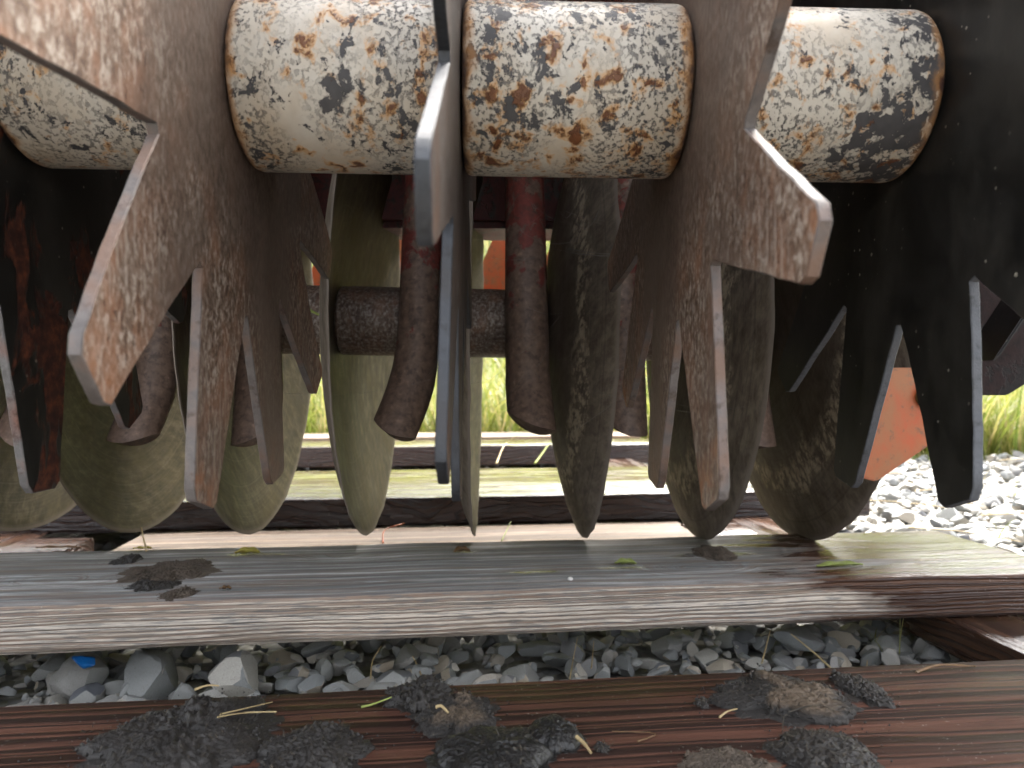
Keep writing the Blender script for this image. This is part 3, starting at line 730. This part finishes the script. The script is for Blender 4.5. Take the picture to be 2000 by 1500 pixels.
# ------------------------------------------------------------------ mud, leaves, straw
def clod(px0, px1, py0, py1, h, seed, mat, rag=.22, lump=.5, fibres=120, label='', name='mud_clod', rot=0., flat=.55):
    a, b_ = hit((px0+px1)/2, py0, Z_TOP), hit((px0+px1)/2, py1, Z_TOP)
    l, r = hit(px0, (py0+py1)/2, Z_TOP), hit(px1, (py0+py1)/2, Z_TOP)
    h *= .42; c = Vector(((l.x+r.x)/2, (a.y+b_.y)/2, Z_TOP)); rx, ry = (r.x-l.x)/2, abs(a.y-b_.y)/2
    off = Vector((seed*5.3, seed*2.1, seed)); V, Fc = [], []; nr, na = 40, 200
    V.append((0, 0, h*(1+.3*mnoise.noise(off))))
    def surf(t, an):
        ca, sa = math.cos(an), math.sin(an)
        k = 1+rag*fbm(Vector((ca*1.6, sa*1.6, 0))+off, 7)*1.5
        ex = t*k; x, y = rx*ca*ex, ry*sa*ex
        p = Vector((x, y, 0))*1
        prof = (1-t**3.2)**flat
        rgh = max(.12, min(1, .45+1.6*mnoise.noise(p*30+off*2))); n1 = mnoise.noise(p*38+off); n2 = mnoise.noise(p*110+off)*rgh; n3 = mnoise.noise(p*320+off)*rgh
        z = h*prof*(1+lump*n1+lump*.45*n2)+(.0016*n3+.0007*mnoise.noise(p*700+off))*min(1, (1-t)*6)*(lump+.15)*2
        return (x, y, max(z, .0003) if t < 1 else -.0012)
    for i in range(1, nr+1):
        t = (i/nr)**.8
        for j in range(na): V.append(surf(t, 2*math.pi*j/na))
    for j in range(na): Fc.append((0, 1+j, 1+(j+1) % na))
    for i in range(nr-1):
        for j in range(na): q, w_ = 1+i*na+j, 1+i*na+(j+1) % na; Fc.append((q, q+na, w_+na, w_))
    Fc.append(tuple(1+(nr-1)*na+j for j in range(na-1, -1, -1)))
    o = link(name, pydata(name, V, Fc), mat, None, True); o.location = c; o.rotation_euler = (0, 0, rot)
    tag(o, label, 'mud')
    V, Fc = [(0, 0, .0004)], []                    # the smear it left on the wood
    for i in (.85, 1.):
        for j in range(220):
            an = 2*math.pi*j/220; ca, sa = math.cos(an), math.sin(an); d_ = Vector((ca, sa, 0))
            k = (1.13+.30*fbm(d_*2.6+off, 7)+.07*mnoise.noise(d_*40+off))*i
            V.append((rx*ca*k*1.12, ry*sa*k, .00035 if i < 1 else -.0008))
    for j in range(220):
        a_, b2 = 1+j, 1+(j+1) % 220; Fc += [(0, a_, b2), (a_, a_+220, b2+220, b2)]
    link('smear', pydata('smear', V, Fc), mat, o)
    if fibres:                                     # root hairs and crumbs worked into the soil
        rs = random.Random(seed); V, Fc = [], []
        for _ in range(int(fibres*1.2)):
            t = rs.random()**.45*1.02; an = rs.uniform(0, 6.28); q = surf(min(t, .99), an)
            L = rs.uniform(.0015, .006); az = rs.uniform(0, 6.28); el = rs.uniform(-.3, .45); wd = rs.uniform(.00012, .00035)
            p = Vector(q); d = Vector((math.cos(az)*math.cos(el), math.sin(az)*math.cos(el), math.sin(el))); sdv = d.cross(Vector((0, 0, 1))).normalized()*wd; up = Vector((0, 0, wd))
            m_ = p+d*L*.5+Vector((rs.gauss(0, 1), rs.gauss(0, 1), rs.gauss(0, 1)))*L*.14; e_ = p+d*L
            k = len(V); V += [tuple(p-sdv), tuple(p+sdv), tuple(m_-sdv+up), tuple(m_+sdv+up), tuple(e_)]
            Fc += [(k, k+1, k+3, k+2), (k+2, k+3, k+4)]
        g_ = link('root_fibres', pydata('root_fibres', V, Fc), FIBRE, o); g_['kind'] = 'stuff'
        V, Fc = [], []
        for _ in range(int(fibres*.8)):
            t = .93+rs.random()**3*.6; an = rs.uniform(0, 6.28); q = surf(min(t, .99), an); s_ = rs.uniform(.0002, .0013)*(1 if t < 1 else .6)
            if t > 1: q = (q[0]*t, q[1]*t, .0002)
            k = len(V)
            for d in ((1, 0, 0), (-1, 0, 0), (0, 1, 0), (0, -1, 0), (0, 0, 1), (0, 0, -1)):
                V.append(tuple(q[i]+d[i]*s_*rs.uniform(.6, 1.3)+(s_*.5 if i == 2 else 0) for i in range(3)))
            Fc += [tuple(k+i for i in t_) for t_ in ((0, 2, 4), (2, 1, 4), (1, 3, 4), (3, 0, 4), (2, 0, 5), (1, 2, 5), (3, 1, 5), (0, 3, 5))]
        g_ = link('crumbs', pydata('crumbs', V, Fc), mat, o); g_['kind'] = 'stuff'
    return o
FIBRE = mat_plain('dry_root_fibre', (.018, .015, .012), (.07, .055, .036), .8, 200)
MUD = mat_mud('dark_crumbly_mud', (.021, .018, .0155), (.20, .14, .09), None, .58)
MUDT = mat_mud('mud_with_tan_face', (.021, .018, .0155), (.14, .10, .065), .40, .75)
MUDW = mat_mud('wet_smooth_mud', (.016, .0152, .0145), (.2, .14, .09), None, .36)
MUDB = mat_mud('dry_brown_mud', (.075, .056, .040), (.22, .16, .1), None, .85)
clod(205, 515, 1378, 1520, .015, 1, MUD, .34, .7, 420, 'broad crumbly dark mud heap with straw at the front plank\'s left')
clod(510, 705, 1418, 1535, .013, 2, MUD, .22, .55, 260, 'dark mud pat right beside the broad crumbly heap, second from left')
clod(385, 475, 1372, 1412, .014, 3, MUD, .3, .7, 120, 'small dark mud lump topping the broad heap on the front plank')
clod(755, 880, 1336, 1392, .015, 4, MUD, .35, .7, 200, 'black mud lump overhanging the front plank\'s back edge, with a green straw')
clod(815, 968, 1358, 1440, .012, 5, MUDT, .28, .55, 200, 'torn mud clod with a tan brown face beside the black lump')
clod(850, 1075, 1428, 1540, .017, 6, MUDW, .16, .35, 60, 'smooth wet dark mud lump at the bottom edge of the photo, larger half')
clod(1020, 1135, 1412, 1475, .016, 7, MUDW, .16, .35, 40, 'smooth wet dark mud knob, right of the larger smooth lump')
clod(1410, 1645, 1322, 1412, .013, 8, MUDT, .26, .45, 420, 'flat brown-topped mud cake with ragged dark rim on the front plank')
clod(1642, 1718, 1318, 1378, .009, 9, MUD, .34, .8, 110, 'small black crumbly mud lump right of the flat brown cake')
clod(1525, 1700, 1428, 1535, .013, 10, MUD, .14, .35, 300, 'square-edged grey-black mud cake below the flat brown cake')
clod(1335, 1510, 1466, 1540, .008, 11, MUDB, .3, .6, 140, 'low brown mud crust at the photo\'s bottom edge beside the square cake')
clod(1360, 1382, 1366, 1384, .004, 12, MUD, .3, .8, 30, 'tiny black mud crumb left of the flat brown cake')
clod(1162, 1190, 1452, 1472, .004, 13, MUD, .3, .8, 30, 'tiny dark mud crumb right of the smooth wet knob')
clod(252, 408, 1098, 1138, .007, 14, MUDB, .34, .7, 160, 'dry brown mud flake lying on the silver grey plank')
clod(260, 342, 1132, 1154, .006, 15, MUD, .3, .9, 80, 'dark mud crumbs in front of the dry brown flake')
clod(228, 270, 1086, 1102, .006, 16, MUD, .3, .9, 50, 'small round mud crumb at the back of the grey plank')
clod(320, 375, 1150, 1170, .004, 17, MUDB, .35, .9, 50, 'mud crumbs at the front edge of the silver grey plank')
clod(1362, 1428, 1068, 1094, .010, 18, MUDB, .25, .5, 40, 'brown mud lump on the dark wet part of the grey plank')

def leaf(px, py, z, L, wdt, az, curl, col, label, cat='leaf', name='fallen_leaf', tilt=0., group=None):
    c = hit(px, py, z); V, Fc = [], []; n = 10
    for i in range(n+1):
        t = i/n; wv_ = wdt*math.sin(math.pi*(t*.92+.04))**.8
        for s in (-1, -.5, 0, .5, 1):
            V.append(((t-.5)*L, s*wv_*(1+.1*math.sin(9*t+s)), .0012+curl*(abs(s)**1.6)*wv_+.25*L*tilt*t+.0008*math.sin(13*t+4*s)))
    for i in range(n):
        for j in range(4): a = i*5+j; Fc.append((a, a+1, a+6, a+5))
    me = pydata(name, V, Fc); o = link(name, me, col, None, True); o.location = c+Vector((0, 0, .0006)); o.rotation_euler = (0, 0, az)
    sm = o.modifiers.new('thick', 'SOLIDIFY'); sm.thickness = .0004
    return tag(o, label, cat, group)
YEL = mat_plain('yellow_leaf', (.48, .42, .09), (.33, .26, .05), .5, 150, .3); BRN = mat_plain('brown_leaf', (.22, .12, .05), (.12, .07, .035), .6, 150, .2)
GRN = mat_plain('yellow_green_scrap', (.35, .40, .12), (.22, .27, .05), .5, 150, .2); STR = mat_plain('dry_straw', (.42, .33, .17), (.30, .21, .10), .6, 120)
leaf(483, 1083, Z_TOP, .026, .006, .15, .9, YEL, 'small curled yellow leaf on the silver grey plank')
leaf(278, 1074, Z_TOP, .020, .003, .05, .5, YEL, 'narrow yellow leaf at the foot of an upright straw')
leaf(902, 1080, Z_TOP, .018, .006, .3, .8, BRN, 'small brown leaf scrap at the grey plank\'s back edge')
leaf(1222, 1104, Z_TOP, .022, .006, -.1, .7, GRN, 'small yellow-green scrap on a dark wet spot of the plank')
leaf(1640, 1108, Z_TOP, .050, .006, .12, .5, GRN, 'long wet yellow-green leaf on the soaked plank end')
leaf(110, 1072, Z_TOP, .045, .003, .02, .3, BRN, 'thin brown splinter along the back of the grey plank\'s left')
leaf(440, 1153, Z_TOP, .010, .003, .1, .6, BRN, 'tiny red-brown bud near the grey plank\'s front edge')
def straw(pts, r, col, label, group='straws and stalks', name='straw'):
    P = [Vector(p) for p in pts]; V, Fc = [], []; n = 6; fine = []
    for i in range(len(P)-1):
        p0, p1, p2, p3 = P[max(i-1, 0)], P[i], P[i+1], P[min(i+2, len(P)-1)]
        for q in range(5):
            t = q/5; fine.append(.5*((2*p1)+(-p0+p2)*t+(2*p0-5*p1+4*p2-p3)*t*t+(-p0+3*p1-3*p2+p3)*t**3))
    fine.append(P[-1]); m = len(fine)
    for i, p in enumerate(fine):
        td = (fine[min(i+1, m-1)]-fine[max(i-1, 0)]).normalized(); sx = td.orthogonal().normalized(); sy = td.cross(sx)
        rr = r*(1-.5*i/m)
        for j in range(n): a = 2*math.pi*j/n; V.append(tuple(p+(sx*math.cos(a)+sy*math.sin(a)*.6)*rr-fine[0]))
    for i in range(m-1):
        for j in range(n): a, b_ = i*n+j, i*n+(j+1) % n; Fc.append((a, b_, b_+n, a+n))
    Fc.append(tuple(range(n))); Fc.append(tuple(range(m*n-1, m*n-n-1, -1)))
    o = link(name, pydata(name, V, Fc), col, None, True); o.location = fine[0]; return tag(o, label, 'straw', group)
H = lambda x, y, dz=.001: hit(x, y, Z_TOP)+Vector((0, 0, dz))
straw([H(430, 1440, .012), H(480, 1420, .010), H(532, 1392, .006)], .0007, STR, 'pale straw sticking out right of the broad mud heap, upper one')
straw([H(425, 1446, .012), H(480, 1425, .009), H(540, 1408, .005)], .0007, STR, 'pale straw sticking out right of the broad mud heap, lower one')
straw([H(380, 1396, .014), H(405, 1391, .015), H(428, 1388, .014)], .0008, STR, 'short pale straw lying across the small dark mud lump')
straw([H(705, 1388, .002), H(730, 1385, .003), H(765, 1382, .006)], .0008, GRN, 'greenish straw poking left out of the black mud lump')
straw([H(1125, 1454, .004), H(1140, 1463, .003), H(1155, 1475, .001)], .0012, STR, 'short thick straw piece right of the smooth wet mud knob')
straw([H(852, 1417, .010), H(862, 1419, .011), H(876, 1425, .009)], .0011, STR, 'tiny straw bit stuck in the torn tan-faced clod')
straw([H(1540, 1405, .004), H(1600, 1398, .006), H(1655, 1412, .002)], .0004, FIBRE, 'thin dark root curving below the flat brown cake')
straw([H(1528, 1440, .003), H(1532, 1420, .006), H(1545, 1410, .003)], .0004, FIBRE, 'thin dark root at the square mud cake\'s left corner')
straw([H(1405, 1412, .003), H(1420, 1404, .004), H(1440, 1402, .005)], .0007, STR, 'short pale straw at the flat brown cake\'s lower left rim')
straw([H(1790, 1316, .001), H(1835, 1305, .002), H(1905, 1304, .001)], .0010, BRN, 'brown splinter on the near plank\'s back edge at right')
straw([H(1245, 1452, .001), H(1280, 1440, .002), H(1195, 1432, .001)], .0005, BRN, 'thin bent brown stalk on the near plank right of the knob')
S0 = lambda x, y, z: hit(x, y, z)
straw([S0(286, 1076, Z_TOP+.001), at(280, 1050, .86), at(276, 1030, .87)], .0013, STR, 'upright pale straw at the grey plank\'s back edge, left')
straw([S0(724, 1325, .012), at(728, 1290, .69), at(745, 1262, .70)], .0010, STR, 'bent pale straw standing in the gravel near the middle')
straw([S0(826, 1328, .012), at(815, 1300, .70), at(806, 1282, .71)], .0010, STR, 'short bent straw standing in the gravel, right of the bent one')
straw([S0(1112, 1330, .012), at(1120, 1285, .70), at(1128, 1245, .71)], .0009, STR, 'upright straw in the gravel below the grey plank\'s middle')
straw([S0(1155, 1305, .02), at(1158, 1275, .71), at(1160, 1252, .715)], .0009, STR, 'thin grey straw next to the upright one in the gravel')
straw([S0(1488, 1295, .015), at(1497, 1260, .71), at(1505, 1230, .72)], .0011, STR, 'leaning straw in the gravel above the flat brown cake')
straw([S0(1630, 1312, .01), at(1590, 1275, .70), at(1545, 1238, .72)], .0011, STR, 'long slanting straw in the gravel above the flat cake')
straw([S0(1690, 1318, .01), at(1693, 1300, .69), at(1694, 1290, .70)], .0010, STR, 'short upright straw stub in the gravel near the stringer')
straw([at(570, 580, .78), at(600, 603, .76), at(640, 622, .74)], .0024, GRN, 'pale dry grass blade caught between star plate and disc')
straw([S0(748, 1060, Z_BOT-.003), at(752, 1035, 1.1), at(790, 1022, 1.12)], .0018, ORANGE, 'orange dry stalk on the pale lower board', )
straw([S0(980, 1056, Z_BOT-.003), at(990, 1035, 1.12), at(998, 1018, 1.14)], .0014, GRN, 'green stalk on the pale lower board, middle')
straw([S0(970, 905, Z_TOP), at(985, 870, 2.1), at(1010, 850, 2.1)], .0030, STR, 'pale stalk leaning on the rear plank, middle')
straw([S0(1045, 905, Z_TOP), at(1070, 870, 2.1), at(1085, 845, 2.1)], .0035, GRN, 'greenish stalk leaning on the rear plank, right')
rs = random.Random(21)
for k, (px, py, lb) in enumerate(((1800, 930, 'pale straw on the bright gravel left of the black spike'), (1850, 960, 'pale straw on the bright gravel behind the black spike tip'), (1745, 985, 'pale straw on bright gravel beside the dark plank end'),
                                  (1985, 900, 'pale straw on bright gravel at the photo\'s right edge'), (1990, 1010, 'pale straw on gravel right of the black spike, lower'), (1880, 1045, 'pale straw on gravel behind the soaked plank end'))):
    c = hit(px, py, .030); a = rs.uniform(-.6, .6); d = Vector((math.cos(a), math.sin(a), 0))*rs.uniform(.06, .11)
    straw([c-d+Vector((0, 0, .004)), c+Vector((0, 0, .006)), c+d+Vector((0, 0, -.002))], .0016, STR, lb)

# blue plastic scrap among the stones
me = stone_mesh(33, 3); me.materials.clear()
for v in me.vertices: v.co = Vector((v.co.x*.0105, v.co.y*.008, v.co.z*.0115))
o = link('plastic_scrap', me, mat_plain('blue_plastic', (.004, .11, .34), (.003, .07, .26), .4, 60), None)
o.location = hit(166, 1290, .034); o.rotation_euler = (.2, .1, .1); tag(o, 'bright blue plastic scrap among the grey stones at left', 'plastic')
# white pebble on the plank
bm = bmesh.new(); bmesh.ops.create_icosphere(bm, subdivisions=2, radius=.0026)
o = link('pebble', mesh('pebble', bm), mat_plain('white_pebble', (.6, .58, .55), (.7, .68, .64), .5), None, True); o.location = hit(1114, 1134, Z_TOP)+Vector((0, 0, .0016)); o.scale = (1, .8, .75)
tag(o, 'tiny white pebble on the silver grey plank', 'pebble')

# cobweb strands strung between the star plates, the tines and the discs
rs = random.Random(5); V, Fc = [], []
def strand(a, b_, sag=.01, r=.00010):
    k0 = len(V); m = 8
    for i in range(m+1):
        t = i/m; p = a.lerp(b_, t)-Vector((0, 0, sag*4*t*(1-t)))
        for j in range(3): an = 2.094*j; V.append((p.x+r*math.cos(an), p.y+r*math.sin(an)*.3, p.z+r*math.sin(an)))
    for i in range(m):
        for j in range(3): a_, c_ = k0+i*3+j, k0+i*3+(j+1) % 3; Fc.append((a_, c_, c_+3, a_+3))
for _ in range(46):
    x0 = rs.uniform(900, 1260); y0 = rs.uniform(380, 760)
    strand(at(x0, y0, rs.uniform(.62, .82)), at(x0+rs.gauss(0, 110), y0+rs.gauss(0, 60), rs.uniform(.60, .80)), rs.uniform(.001, .014), rs.uniform(.00006, .00014))
for _ in range(5):
    strand(at(1110+rs.gauss(0, 8), 487+rs.gauss(0, 6), .75), at(1282+rs.gauss(0, 6), 490+rs.gauss(0, 8), .56), rs.uniform(0, .006), .00022)
web = link('cobweb', pydata('cobweb', V, Fc), mat_plain('cobweb_silk', (.12, .11, .10), (.2, .19, .18), .6)); web['kind'] = 'stuff'
tag(web, 'fine dusty cobweb strands between the discs and star plates', 'cobweb')
